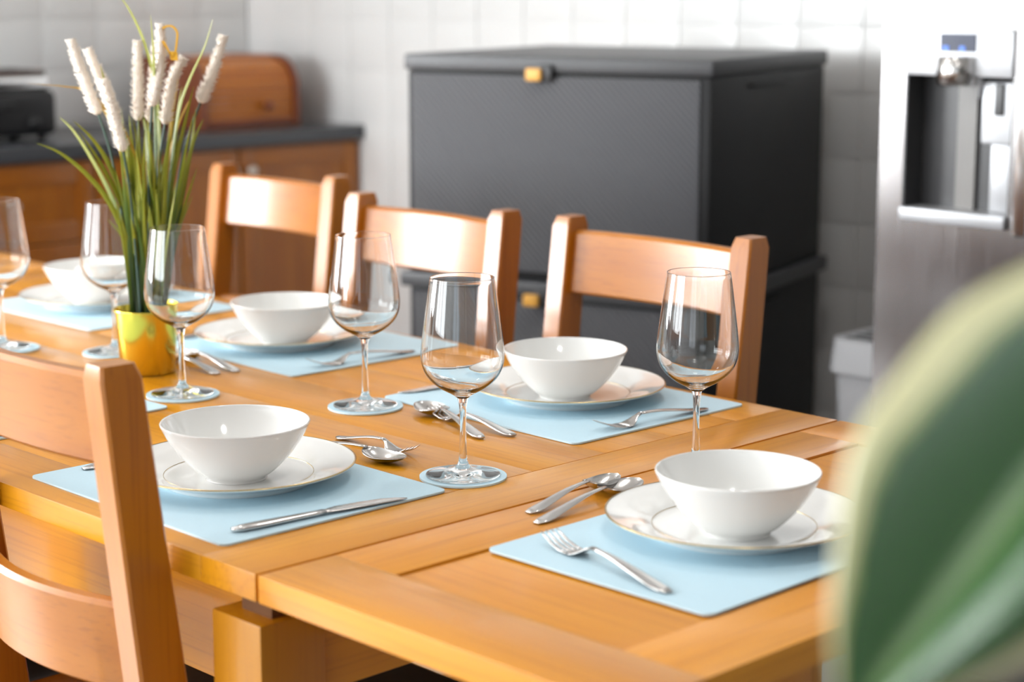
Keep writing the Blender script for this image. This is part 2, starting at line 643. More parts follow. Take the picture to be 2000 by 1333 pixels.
def ext_leaf(x0, x1):
    p = tpart('leaf_panel', (min(x0, x1) + 0.0905, 0.0975, zb + 0.006), (max(x0, x1) - 0.0935, 0.8445, T - 0.0022), M['leaf_x'], 0.003)
    a, b2 = min(x0, x1), max(x0, x1)
    for lo, hi, m in (((a, 0, zb), (b2, 0.096, T), 'leaf_x'), ((a, 0.846, zb), (b2, WID, T), 'leaf_x'),
                      ((a, 0.0961, zb), (a + 0.0895, 0.8459, T), 'leaf_y'), ((b2 - 0.0920, 0.0961, zb), (b2, 0.8459, T), 'leaf_y')):
        q = tpart('leaf_rail', lo, hi, M[m], 0.0012)
        q.parent = p
    return p


ext_leaf(0.0035, 0.478)
ext_leaf(XE - 0.478, XE - 0.0035)
for lx in (XE + 0.006, -0.086):
    for ly in (0.008, WID - 0.088):
        g = tpart('leg', (lx, ly, 0.0), (lx + 0.08, ly + 0.08, T - 0.056), M['table_z'], 0.003)
        q = tpart('leg_block', (lx + 0.022, ly + 0.022, T - 0.057), (lx + 0.07, ly + 0.07, zb + 0.001), M['shade_wood'], 0.0)
        q.parent = g
tpart('apron', (XE + 0.086, 0.110, T - 0.195), (-0.086, 0.132, T - 0.060), M['table_x'], 0.002)
tpart('apron', (XE + 0.086, WID - 0.132, T - 0.195), (-0.086, WID - 0.110, T - 0.060), M['table_x'], 0.002)
tpart('apron', (-0.040, 0.086, T - 0.150), (-0.020, WID - 0.086, T - 0.060), M['table_y'], 0.002)
tpart('apron', (XE + 0.020, 0.086, T - 0.150), (XE + 0.040, WID - 0.086, T - 0.060), M['table_y'], 0.002)
for y in (0.262, 0.586):
    tpart('slide_bar', (XE - 0.40, y, T - 0.120), (0.40, y + 0.083, zb - 0.001), M['table_x'], 0.002)
tpart('packing_strip', (XE + 0.10, 0.136, T - 0.075), (-0.10, 0.180, zb + 0.001), M['shade_wood'], 0.0)
tpart('packing_strip', (XE + 0.10, WID - 0.180, T - 0.075), (-0.10, WID - 0.136, zb + 0.001), M['shade_wood'], 0.0)


# ------------------------------------------------------------------ chairs
def post_y(z):
    return -0.062 + 0.062 * max(0.0, z - 0.45) / 0.505 if z > 0.45 else -0.062 + 0.030 * (0.45 - z) / 0.45


def make_chair(name, label, loc, rz, group, up=0.0):
    c = thing(name, label, 'chair', loc, rz, group)
    zs = [0.0, 0.2, 0.45, 0.52, 0.72, 0.94, 0.955]
    for s in (-1, 1):
        v, f = [], []
        for i, z in enumerate(zs):
            y = post_y(z)
            dep = 0.040 + 0.010 * max(0, min(1, (0.955 - z) / 0.4)) + 0.006
            w = 0.019
            e = 0.003
            if i == len(zs) - 1:
                w -= 0.004
                y += 0.004
                dep -= 0.008
            for (sx, sy) in ((-1, 0), (1, 0), (1, 1), (-1, 1)):
                # chamfered rectangular section
                cx, cyy = sx * w, y + sy * dep
                if (sx, sy) == (-1, 0):
                    pp = [(cx, cyy + e), (cx + e, cyy)]
                elif (sx, sy) == (1, 0):
                    pp = [(cx - e, cyy), (cx, cyy + e)]
                elif (sx, sy) == (1, 1):
                    pp = [(cx, cyy - e), (cx - e, cyy)]
                else:
                    pp = [(cx + e, cyy), (cx, cyy - e)]
                for (px, py) in pp:
                    v.append((s * 0.1800 + px, py, z))
        n = 8
        for i in range(len(zs) - 1):
            for k in range(n):
                f.append((i * n + k, i * n + (k + 1) % n, (i + 1) * n + (k + 1) % n, (i + 1) * n + k))
        f.append(tuple(reversed(range(n))))
        f.append(tuple(range((len(zs) - 1) * n, len(zs) * n)))
        smooth_angle(mobj('back_post', pymesh('back_post', v, f), M['chair_z'], c), 0.5)

    def rail(z0, z1, bow, nm):
        v, f = [], []
        nx = 20
        prof = [(0, z0 + 0.004), (0.004, z0), (0.018, z0), (0.022, z0 + 0.004), (0.022, z1 - 0.005), (0.017, z1), (0.005, z1), (0, z1 - 0.005)]
        for i in range(nx + 1):
            x = -0.164 + 0.328 * i / nx
            b = bow * (1 - (x / 0.164) ** 2)
            for (py, pz) in prof:
                v.append((x, post_y(pz) + 0.016 + b + py, pz))
        n = len(prof)
        for i in range(nx):
            for k in range(n):
                f.append((i * n + k, (i + 1) * n + k, (i + 1) * n + (k + 1) % n, i * n + (k + 1) % n))
        f.append(tuple(range(n)))
        f.append(tuple(reversed(range(nx * n, (nx + 1) * n))))
        smooth_angle(mobj(nm, pymesh(nm, v, f), M['chair_x'], c), 0.7)

    rail(0.835 + up * 1.4, 0.934 + up, 0.018, 'back_rail')
    rail(0.592 + up * 1.3, 0.690 + up * 1.3, 0.036, 'back_rail')
    box('seat_frame', (-0.205, -0.455, 0.385), (0.205, -0.045, 0.435), M['chair_x'], c, 0.003)
    bm = bmesh.new()
    bm_box(bm, (-0.222, -0.50, 0.436), (0.222, -0.066, 0.475), 0.016, 4)
    smooth_angle(mobj('seat_pad', bm_mesh(bm, 'seat_pad'), M['seat_pad'], c, label='black padded chair seat'), 1.0)
    for s in (-1, 1):
        box('front_leg', (s * 0.1800 - 0.019, -0.452, 0.0), (s * 0.1800 + 0.019, -0.414, 0.386), M['chair_z'], c, 0.003)
        box('side_stretcher', (s * 0.1800 - 0.010, -0.416, 0.17), (s * 0.1800 + 0.010, -0.030, 0.20), M['chair_x'], c, 0.002)
    return c


CG = 'ladder-back oak chairs round the table'
make_chair('dining_chair', 'ladder-back oak chair behind the far place nearest the steel fridge', (-0.4675, 1.083, 0), 0.0, CG)
make_chair('dining_chair', 'ladder-back oak chair in the middle of the three against the charcoal boxes and drawers', (-0.953, 1.061, 0), 0.0, CG)
make_chair('dining_chair', 'ladder-back oak chair farthest down the table beside the grass plant', (-1.570, 1.214, 0), 0.0, CG)
make_chair('dining_chair', 'large oak chair seen from behind at the near left table edge', (-0.318, -0.034, 0), PI - math.radians(2), CG, 0.010)
make_chair('dining_chair', 'oak chair with black seat tucked under the near side, mostly outside the left border', (-0.875, -0.040, 0), PI, CG, 0.010)


# ------------------------------------------------------------------ placemats and coasters
def rounded_rect(lx, ly, r, n=5):
    out = []
    for (cx, cyy, a0) in ((lx / 2 - r, ly / 2 - r, 0), (-lx / 2 + r, ly / 2 - r, 90), (-lx / 2 + r, -ly / 2 + r, 180), (lx / 2 - r, -ly / 2 + r, 270)):
        for k in range(n + 1):
            a = math.radians(a0 + 90 * k / n)
            out.append((cx + r * math.cos(a), cyy + r * math.sin(a)))
    return out


def slab_mesh(name, outline, z0, z1):
    n = len(outline)
    v = [(x, y, z0) for x, y in outline] + [(x, y, z1) for x, y in outline]
    f = [tuple(reversed(range(n))), tuple(range(n, 2 * n))]
    f += [(k, (k + 1) % n, n + (k + 1) % n, n + k) for k in range(n)]
    return pymesh(name, v, f)


def placemat(cx, cyy, lx, ly, rz, label):
    o = mobj('placemat', slab_mesh('placemat', rounded_rect(lx, ly, 0.010), 0, 0.0022), M['mat'])
    o.location = (cx, cyy, T + 0.0003)
    o.rotation_euler = (0, 0, rz)
    tag(o, label, 'placemat', 'pale blue placemats')
    return o


MT = T + 0.0025
placemat(-0.2815, 0.1830, 0.378, 0.303, math.radians(-0.4), 'pale blue placemat in front of the near oak chair, knife on it')
placemat(0.2390, 0.4000, 0.286, 0.378, math.radians(0.5), 'pale blue placemat across the table end with a fork lying on it')
placemat(-0.3240, 0.7530, 0.370, 0.322, math.radians(-1.0), 'pale blue placemat on the far side beside the right wine glass')
placemat(-0.8880, 0.7570, 0.372, 0.322, math.radians(-1.0), 'pale blue placemat on the far side just right of the gold pot')
placemat(-1.4120, 0.7380, 0.372, 0.310, math.radians(0.5), 'pale blue placemat on the far side left of the gold pot')
placemat(-0.8470, 0.2000, 0.376, 0.303, math.radians(0.5), 'pale blue placemat mostly hidden behind the near chair back')


def coaster(x, y, label):
    o = mobj('coaster', slab_mesh('coaster', [(0.05 * math.cos(2 * PI * k / 48), 0.05 * math.sin(2 * PI * k / 48)) for k in range(48)], 0, 0.0022), M['mat'])
    o.location = (x, y, T + 0.0003)
    tag(o, label, 'coaster', 'round pale blue coasters')
    return o


# ------------------------------------------------------------------ wine glasses
outer = catmull([(0.0425, 0.0012), (0.0420, 0.0022), (0.036, 0.0036), (0.022, 0.0058), (0.0105, 0.0095), (0.0058, 0.0150), (0.0044, 0.0240)], 5)
stem_p = catmull([(0.0044, 0.0240), (0.0038, 0.045), (0.0037, 0.065), (0.0044, 0.082), (0.0062, 0.0905)], 5)
bowl_o = catmull([(0.0062, 0.0905), (0.0130, 0.0955), (0.0265, 0.1030), (0.0380, 0.1130), (0.0450, 0.1250), (0.0473, 0.1385), (0.0462, 0.1560), (0.0432, 0.1800), (0.0398, 0.2050), (0.0364, 0.2290)], 6)
bowl_o = bowl_o[:-1] + [(0.03651, 0.2283), (0.03643, 0.22885), (0.03638, 0.22900)]
bowl_i = catmull([(0.03612, 0.2291), (0.0393, 0.2050), (0.0426, 0.1800), (0.0455, 0.1560), (0.0465, 0.1385), (0.0440, 0.1258), (0.0369, 0.1145), (0.0254, 0.1052), (0.0120, 0.0993), (0.0, 0.0975)], 6)
bowl_i = [(0.03606, 0.22905), (0.03602, 0.22885), (0.03606, 0.2283)] + bowl_i[1:]
foot_prof = [(0.0, 0.0004), (0.020, 0.0004), (0.0410, 0.0004)] + outer
me_foot = lathe_mesh('foot', foot_prof, 64)
me_stem = lathe_mesh('stem', stem_p, 64)
me_bowl = lathe_mesh('bowl', bowl_o + bowl_i, 64)


def wine_glass(x, y, label, coaster_label, dx=0.0, dy=0.0):
    coaster(x + dx, y + dy, coaster_label)
    g = thing('wine_glass', label, 'wine glass', (x, y, T + 0.0026), rnd.uniform(0, 1), 'clear tulip wine glasses')
    for nm, me in (('bowl', me_bowl), ('stem', me_stem), ('foot', me_foot)):
        mobj(nm, me, M['glass'], g, True)
    return g


wine_glass(-0.1265, 0.3880, 'clear wine glass nearest the camera, between the two near bowls', 'round blue coaster under the nearest wine glass')
wine_glass(0.0340, 0.6070, 'clear wine glass rising behind the bowl at the table end', 'round blue coaster hidden behind the end bowl', 0.004, 0.002)
wine_glass(-0.4842, 0.5430, 'clear wine glass standing in front of the middle far chair', 'round blue coaster under the glass before the middle far chair')
wine_glass(-0.7155, 0.4115, 'clear wine glass just right of the gold pot', 'round blue coaster beside the gold pot')
wine_glass(-1.0406, 0.5140, 'clear wine glass behind the grass plant and gold pot', 'round blue coaster behind the gold pot')
wine_glass(-1.1900, 0.4060, 'clear wine glass cut off by the left picture border', 'round blue coaster under the leftmost wine glass', 0.006, 0.004)

# ------------------------------------------------------------------ plates and bowls
RP = 0.1325
plate_top = [(0.0, 0.0062), (0.060, 0.0062), (0.080, 0.0066), (0.0855, 0.0082), (0.096, 0.0125), (0.115, 0.0180), (0.128, 0.0208), (0.1315, 0.0218), (RP, 0.0216)]
plate_bot = [(RP, 0.0202), (0.128, 0.0182), (0.112, 0.0140), (0.093, 0.0070), (0.088, 0.0020), (0.086, 0.0), (0.082, 0.0), (0.080, 0.0018), (0.0, 0.0022)]
me_plate = lathe_mesh('plate', catmull(plate_top, 3) + catmull(plate_bot, 3), 80)
me_rim = lathe_mesh('gilt_rim', [(RP - 0.0016, 0.0221), (RP + 0.0004, 0.0217), (RP + 0.0004, 0.0210), (RP - 0.0002, 0.0205), (RP - 0.0016, 0.0221)], 80)
me_ring = lathe_mesh('gilt_ring', [(0.0840, 0.0072), (0.0840, 0.0079), (0.0846, 0.0081), (0.0847, 0.0072), (0.0840, 0.0072)], 80)
bo = [(0.0, 0.0030), (0.028, 0.0030), (0.029, 0.0), (0.0345, 0.0), (0.0352, 0.0030), (0.047, 0.0120), (0.0620, 0.0280), (0.0740, 0.0450), (0.0822, 0.0600), (0.0836, 0.0640)]
bi = [(0.0830, 0.0652), (0.0815, 0.0648), (0.0795, 0.0600), (0.0712, 0.0455), (0.0590, 0.0290), (0.0440, 0.0140), (0.0250, 0.0075), (0.0, 0.0060)]
me_cbowl = lathe_mesh('bowl', bo[:3] + catmull(bo[3:], 4) + catmull(bi, 4), 72)


def setting(x, y, where, dx=0.0, dy=0.0):
    p = mobj('dinner_plate', me_plate, M['china'], None, True)
    p.location = (x, y, MT)
    tag(p, 'white gilt-rimmed dinner plate ' + where, 'plate', 'white gilt-rimmed dinner plates')
    mobj('gilt_rim', me_rim, M['gilt'], p, True, 'thin gold line round the plate edge')
    mobj('gilt_ring', me_ring, M['gilt'], p, True, 'thin gold ring round the well')
    b = mobj('cereal_bowl', me_cbowl, M['china'], None, True)
    b.location = (x + dx, y + dy, MT + 0.0064)
    tag(b, 'plain white china bowl ' + where, 'bowl', 'white china bowls on the plates')


setting(-0.2930, 0.1960, 'at the place before the near oak chair', 0.012, -0.012)
setting(0.2310, 0.4350, 'at the end of the table nearest the camera', 0.018, -0.018)
setting(-0.3320, 0.7730, 'on the far side behind the nearest wine glass', 0.012, -0.018)
setting(-0.9230, 0.7370, 'on the far side to the right of the gold pot', 0.030, -0.012)
setting(-1.4390, 0.7310, 'on the far side to the left of the gold pot', 0.010, -0.012)

# ------------------------------------------------------------------ cutlery
STEEL = M['steel']


def handle_secs(L0, L1, w_end, w_neck, lift, t=0.0024, neck_z=0.010):
    """Handle from its end (x=L0, broad) to the neck (x=L1): rises off the table in a flat arch."""
    out = []
    n = 12
    for i in range(n + 1):
        u = i / n
        x = L0 + (L1 - L0) * u
        w = w_end + (w_neck - w_end) * min(1, u * 1.15) ** 1.3
        if i == 0:
            w *= 0.45
        elif i == 1:
            w *= 0.86
        z = 0.0016 + lift * math.sin(min(1, u * 1.05) * PI * 0.62) * u ** 0.6
        out.append((x, 0, z, w, t + 0.0008 * u, 0))
    return out


def make_fork(name, L=0.195):
    hs = handle_secs(0, L * 0.62, 0.019, 0.0065, 0.0125)
    zt = hs[-1][2]
    hd = [(L * 0.62, 0, zt, 0.0065, 0.0032, 0), (L * 0.66, 0, zt - 0.003, 0.0085, 0.003, 0), (L * 0.70, 0, zt - 0.0078, 0.018, 0.0024, 0),
          (L * 0.735, 0, zt - 0.0105, 0.0235, 0.0021, 0), (L * 0.775, 0, zt - 0.0112, 0.0245, 0.0020, 0)]
    za = hd[-1][2]
    me_h = loft_mesh('handle', hs)
    me_r = loft_mesh('head', hd)
    tines = []
    for k in range(4):
        y = (k - 1.5) * 0.0066
        tn = [(L * 0.772, y, za, 0.0046, 0.0019, 0), (L * 0.83, y, za + 0.0004, 0.0042, 0.0019, 0), (L * 0.90, y * 0.98, za + 0.0035, 0.0038, 0.0018, 0),
              (L * 0.965, y * 0.97, za + 0.0085, 0.0030, 0.0016, 0), (L, y * 0.97, za + 0.0118, 0.0012, 0.0009, 0)]
        tines.append(loft_mesh('tine', tn, 8))
    return [('handle', me_h), ('head', me_r)] + [('tine', t) for t in tines]


def make_spoon(name, L=0.185, BW=0.038):
    hs = handle_secs(0, L * 0.66, 0.019, 0.0060, 0.0125)
    zt = hs[-1][2]
    x0, x1 = L * 0.655, L
    v, f = [], []
    nu, nv = 18, 12
    for side in (0, 1):
        for i in range(nu + 1):
            u = i / nu
            wprof = math.sqrt(max(0.0, 1 - (2 * (u ** 0.92) - 1) ** 2)) * (1.06 - 0.12 * u)
            hw = BW / 2 * max(wprof, 0.155 * (1 - u) if u < 0.3 else 0.02)
            rim = zt - 0.0045 * math.sin(min(1, u * 2.2) * PI / 2) + 0.004 * max(0, u - 0.5)
            dep = 0.0085 * math.sin(PI * u ** 0.85) ** 0.75 if 0 < u < 1 else 0
            for j in range(nv + 1):
                s = -1 + 2 * j / nv
                z = rim - dep * (1 - s * s) - (0.0013 if side else 0)
                v.append((x0 + (x1 - x0) * u, hw * s * (1.02 if side and False else 1), max(z, 0.0004)))
    st = (nu + 1) * (nv + 1)
    for i in range(nu):
        for j in range(nv):
            a = i * (nv + 1) + j
            f.append((a, a + 1, a + nv + 2, a + nv + 1)[::-1])
            f.append((a + st, a + 1 + st, a + nv + 2 + st, a + nv + 1 + st))
    for i in range(nu):
        for j in (0, nv):
            a = i * (nv + 1) + j
            q = (a, a + nv + 1, a + nv + 1 + st, a + st)
            f.append(q if j == 0 else q[::-1])
    for i in (0, nu):
        for j in range(nv):
            a = i * (nv + 1) + j
            f.append((a, a + 1, a + 1 + st, a + st))
    return [('handle', loft_mesh('handle', hs)), ('bowl', pymesh('bowl', v, f))]


def make_knife(name, L=0.213):
    hs = []
    for i in range(10):
        u = i / 9
        w = [0.008, 0.0135, 0.0150, 0.0148, 0.014, 0.013, 0.012, 0.011, 0.0105, 0.0100][i]
        hs.append((L * 0.52 * u, 0, 0.0034, w, 0.0066 - 0.0022 * u if i else 0.004, 0))
    bl = []
    for u, w, y in ((0, 0.0100, 0), (0.08, 0.0135, 0.0012), (0.2, 0.0180, 0.0022), (0.5, 0.0190, 0.0020), (0.75, 0.0165, 0.0010), (0.92, 0.0100, -0.0020), (1.0, 0.0020, -0.0055)):
        bl.append((L * 0.515 + L * 0.485 * u, y, 0.0034 - 0.0018 * u, w, 0.0020 - 0.0008 * u, 0))
    return [('handle', loft_mesh('handle', hs, 14)), ('blade', loft_mesh('blade', bl, 10))]


PARTS = {'fork': make_fork('fork'), 'spoon': make_spoon('spoon'), 'soup_spoon': make_spoon('soup_spoon', 0.19, 0.043), 'knife': make_knife('knife'),
         'dessert_fork': make_fork('dessert_fork', 0.160), 'pastry_fork': make_fork('pastry_fork', 0.140), 'small_spoon': make_spoon('small_spoon', 0.165, 0.034)}


def cutlery(kind, name, end, tip, label, z=None, flip=False):
    """Place by the handle end and the direction to the tip (both on the table plane)."""
    d = Vector((tip[0] - end[0], tip[1] - end[1]))
    c = thing(name, label, 'cutlery', (end[0], end[1], (z if z is not None else T + 0.0004)), math.atan2(d.y, d.x), 'steel cutlery of the place settings')
    for nm, me in PARTS[kind]:
        mobj(nm, me, STEEL, c, True)
    if flip:
        c.scale = (1, -1, 1)
    return c


zm = MT + 0.0002
cutlery('knife', 'table_knife', (-0.1215, 0.0620), (-0.0985, 0.2720), 'steel knife along the right edge of the near chair placemat', zm)
cutlery('fork', 'dinner_fork', (-0.4500, 0.0900), (-0.4350, 0.2850), 'steel fork left of the near chair plate, half behind the post', zm)
cutlery('pastry_fork', 'dessert_fork', (-0.3740, 0.4060), (-0.2440, 0.4080), 'steel dessert fork on bare wood behind the near chair plate')
cutlery('spoon', 'dessert_spoon', (-0.3950, 0.3580), (-0.2140, 0.3720), 'steel dessert spoon with its bowl nearest the near blue placemat')
cutlery('soup_spoon', 'dessert_spoon', (-0.2440, 0.5290), (-0.4780, 0.6060), 'steel spoon lying behind the stem of the nearest wine glass', MT - 0.0015)
cutlery('dessert_fork', 'dessert_fork', (-0.2270, 0.5680), (-0.4150, 0.5770), 'steel dessert fork half under the spoon by the far right placemat')
cutlery('knife', 'table_knife', (-0.4930, 0.8350), (-0.5030, 0.6380), 'steel knife left of the far plate behind the nearest glass', zm)
cutlery('fork', 'dinner_fork', (-0.1500, 0.8470), (-0.1640, 0.6500), 'steel fork with tines lifted beside the right far plate', zm)
cutlery('fork', 'dinner_fork', (-0.7200, 0.8360), (-0.7280, 0.6400), 'steel fork beside the plate in front of the middle far chair', zm)
cutlery('small_spoon', 'dessert_spoon', (-0.7900, 0.5590), (-0.9500, 0.5700), 'steel spoon handle tucked behind the gold pot, farther of two', zm - 0.0022)
cutlery('dessert_fork', 'dessert_fork', (-0.7960, 0.5290), (-0.9500, 0.5330), 'steel dessert fork handle behind the gold pot, nearer of two')
cutlery('knife', 'table_knife', (-1.0590, 0.8250), (-1.0610, 0.6350), 'steel knife left of the plate beside the gold pot', zm)
cutlery('small_spoon', 'dessert_spoon', (0.0340, 0.3330), (0.0120, 0.4950), 'small steel spoon on the wood by the end placemat')
cutlery('soup_spoon', 'dessert_spoon', (0.0680, 0.3110), (0.0420, 0.4950), 'large steel spoon running behind the end plate')
cutlery('fork', 'dinner_fork', (0.3200, 0.2320), (0.1200, 0.2700), 'steel fork lying across the end placemat in front', zm)
cutlery('knife', 'table_knife', (-0.6730, 0.0600), (-0.6650, 0.2700), 'steel knife on the placemat hidden by the near chair back', zm)

# ------------------------------------------------------------------ grass plant in a gold pot
PX, PY = -0.8870, 0.4700
plant = thing('grass_plant', 'artificial grass plant with cream bristle spikes in a gold pot', 'plant', (PX, PY, T + 0.0004), math.radians(45.6))
pot = lathe_mesh('pot', [(0, 0.0), (0.0380, 0.0), (0.0395, 0.0015), (0.0450, 0.0900), (0.0470, 0.0905), (0.0475, 0.0920), (0.0468, 0.0936), (0.0450, 0.0936), (0.0440, 0.0920), (0.0420, 0.0650), (0, 0.0640)], 56)
plant['kind'] = 'thing'
smooth_angle(mobj('pot', pot, M['brass'], plant), 0.8)
mobj('filler', lathe_mesh('filler', [(0.0, 0.080), (0.030, 0.079), (0.0428, 0.076), (0.0424, 0.070), (0.0, 0.070)], 32), M['soil'], plant, True)


def blade_mesh(path, w, rng):
    """path: (x, y, z) points; a folded tapering ribbon."""
    P = [Vector(p) for p in catmull(path, 4)]
    v, f = [], []
    ang = rng.uniform(-0.9, 0.9)
    wd = Vector((math.cos(ang), math.sin(ang), 0))
    n = len(P)
    for i, p in enumerate(P):
        u = i / (n - 1)
        d = (P[min(i + 1, n - 1)] - P[max(i - 1, 0)]).normalized()
        side = wd - d * wd.dot(d)
        if side.length < 0.05:
            side = Vector((0, 1, 0)) - d * d.y
        side.normalize()
        nrm = d.cross(side)
        hw = w / 2 * (0.75 + 0.25 * math.sin(u * PI)) * (1 - u ** 4) + 0.0002
        v += [p - side * hw + nrm * hw * 0.35, p, p + side * hw + nrm * hw * 0.35]
    for i in range(n - 1):
        a = i * 3
        f += [(a, a + 1, a + 4, a + 3), (a + 1, a + 2, a + 5, a + 4)]
    return pymesh('grass_blade', v, f)


K = 2.75 / 3697.0


def loc(u, v, y):
    return ((u - 284) * K, y, 0.088 + (612 - v) * K * 1.018)


RB = [
    [(100, 286), (140, 305), (185, 345), (225, 400), (250, 470), (263, 555), (268, 618)],
    [(119, 246), (150, 272), (190, 330), (225, 395), (253, 470), (268, 560), (274, 618)],
    [(175, 243), (205, 280), (232, 335), (253, 410), (266, 500), (276, 618)],
    [(188, 262), (215, 320), (245, 400), (262, 500), (280, 618)],
    [(240, 8), (265, 40), (290, 92), (305, 142), (314, 185), (318, 300), (310, 450), (296, 618)],
    [(330, 52), (327, 120), (322, 180), (316, 300), (308, 450), (298, 618)],
    [(439, 60), (420, 110), (390, 165), (365, 225), (345, 330), (325, 470), (305, 618)],
    [(391, 185), (372, 255), (347, 350), (325, 480), (306, 618)],
    [(406, 246), (385, 290), (365, 360), (345, 450), (325, 560), (312, 618)],
    [(388, 225), (378, 300), (357, 400), (338, 500), (316, 618)],
    [(196, 446), (228, 474), (241, 505), (254, 555), (266, 618)],
    [(277, 207), (290, 260), (299, 330), (300, 450), (294, 618)],
    [(380, 290), (370, 350), (352, 420), (344, 480), (333, 560), (314, 618)],
    [(218, 145), (226, 190), (242, 260), (262, 360), (274, 480), (284, 618)],
    [(352, 190), (345, 240), (335, 330), (322, 450), (304, 618)],
]
YB_ = [
    [(80, 178), (110, 181), (150, 186), (190, 197), (228, 250), (258, 370), (275, 500), (286, 618)],
    [(376, 205), (352, 255), (332, 330), (320, 430), (302, 618)],
    [(360, 162), (352, 200), (342, 250), (330, 330), (318, 440), (300, 618)],
    [(262, 250), (275, 290), (290, 350), (292, 460), (288, 618)],
]


def add_blade(path2, mat, spread, w):
    n = len(path2)
    dy = rnd.uniform(-spread, spread)
    base = rnd.uniform(-0.022, 0.022)
    pts = []
    for i, (u, v) in enumerate(reversed(path2)):
        t = i / (n - 1)
        pts.append(loc(u, v, base + (dy - base) * t ** 1.5))
    b, = pts[:1]
    pts[0] = (b[0], b[1], 0.074)
    mobj('grass_blade', blade_mesh(pts, w, rnd), mat, plant, True)


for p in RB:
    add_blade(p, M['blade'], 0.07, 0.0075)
for p in YB_:
    add_blade(p, M['blade_yellow'], 0.05, 0.0065)
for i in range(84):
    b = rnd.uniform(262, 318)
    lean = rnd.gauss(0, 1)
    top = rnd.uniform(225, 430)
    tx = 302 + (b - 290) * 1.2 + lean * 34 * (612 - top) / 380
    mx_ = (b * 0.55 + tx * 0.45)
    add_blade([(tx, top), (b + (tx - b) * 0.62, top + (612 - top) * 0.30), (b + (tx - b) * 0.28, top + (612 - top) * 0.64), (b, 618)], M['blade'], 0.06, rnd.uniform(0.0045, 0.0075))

SP = [
    [(163, 98), (184, 165), (210, 236)],
    [(182, 116), (208, 180), (231, 247)],
    [(233, 168), (248, 230), (264, 301)],
    [(282, 101), (279, 175), (277, 250)],
    [(313, 103), (305, 175), (296, 255)],
    [(338, 69), (335, 140), (317, 219)],
    [(374, 132), (349, 175), (333, 255)],
    [(443, 92), (420, 160), (394, 218)],
]


def spike_mesh(P, rad, seed):
    r = random.Random(seed)
    P = [Vector(p) for p in P]
    n = len(P)
    rr = [rad * (0.62 + 0.38 * math.sin(min(1, (1 - i / (n - 1)) * 1.25 + 0.05) * PI / 2)) for i in range(n)]
    rr[0] *= 0.55
    rr[-1] *= 0.5
    core = tube_mesh('core', P, [q * 0.80 for q in rr], 10)
    v = [tuple(x.co) for x in core.vertices]
    f = [tuple(p.vertices) for p in core.polygons]
    bpy.data.meshes.remove(core)
    for k in range(620):
        t = r.uniform(0.01, 0.995) * (n - 1)
        i = min(int(t), n - 2)
        c = P[i].lerp(P[i + 1], t - i)
        d = (P[i + 1] - P[i]).normalized()
        a = d.cross(Vector((0, 1, 0))).normalized()
        b = d.cross(a)
        q = r.uniform(0, 2 * PI)
        o = a * math.cos(q) + b * math.sin(q)
        tang = o.cross(d)
        rad_i = rr[i] * 0.78
        L = rr[i] * r.uniform(0.35, 0.85)
        s = len(v)
        w = 0.0007
        base = c + o * rad_i
        v += [tuple(base + tang * w), tuple(base - tang * w * 0.5 + d * w), tuple(base - tang * w * 0.5 - d * w), tuple(base + o * L + d * L * 0.7)]
        f += [(s, s + 1, s + 3), (s + 1, s + 2, s + 3), (s + 2, s, s + 3)]
    return pymesh('flower_spike', v, f)


for i, sp in enumerate(SP):
    dy = [-0.01, 0.03, -0.045, 0.02, 0.04, -0.03, 0.0, 0.035][i]
    top3 = [Vector(loc(u, v, dy)) for u, v in reversed(sp)]
    path = [Vector(p) for p in catmull([tuple(p) for p in top3], 9)]
    o = mobj('flower_spike', spike_mesh(path, 0.0085, i), M['spike'], plant, True, 'cream bristly flower spike')
    b0 = path[0]
    st = catmull([tuple(path[1]), tuple(b0), (b0.x * 0.62, b0.y * 0.7, b0.z * 0.62 + 0.05), (b0.x * 0.25, b0.y * 0.4, 0.074)], 6)
    mobj('stem', tube_mesh('stem', st, 0.0017, 7), M['stem'], o, True, 'dark wiry stem under the spike')

# ribbon loop caught on the spikes
lp = [loc(u, v, -0.034) for u, v in ((343, 77), (352, 73), (362, 74), (370, 84), (369, 100), (366, 118), (361, 130), (355, 122), (347, 106), (342, 100))]
P = [Vector(p) for p in catmull(lp, 4)]
v, f = [], []
for i, p in enumerate(P):
    d = (P[min(i + 1, len(P) - 1)] - P[max(i - 1, 0)]).normalized()
    nrm = Vector((0, 1, 0)).cross(d).normalized() * 0.0013
    yv = Vector((0, 0.0022, 0))
    v += [p - nrm - yv, p + nrm - yv, p + nrm + yv, p - nrm + yv]
for i in range(len(P) - 1):
    for k in range(4):
        f.append((i * 4 + k, i * 4 + (k + 1) % 4, i * 4 + 4 + (k + 1) % 4, i * 4 + 4 + k))
v0 = len(v)
kx = [Vector(loc(u, v_, -0.034)) for u, v_ in ((353, 118), (369, 120), (370, 136), (357, 134))]
for yy in (-0.0022, 0.0022):
    v += [q + Vector((0, yy, 0)) for q in kx]
f += [(v0, v0 + 1, v0 + 2, v0 + 3), (v0 + 7, v0 + 6, v0 + 5, v0 + 4)] + [(v0 + k, v0 + 4 + k, v0 + 4 + (k + 1) % 4, v0 + (k + 1) % 4) for k in range(4)]
mobj('ribbon_loop', pymesh('ribbon_loop', v, f), M['ribbon'], plant, False, 'small yellow tag loop')

# ------------------------------------------------------------------ kitchen counter along the left wall
XF, WT = -2.976, 0.90          # cabinet front plane, worktop height
counter_label = 'base unit of orange-brown oak under the grey worktop, '


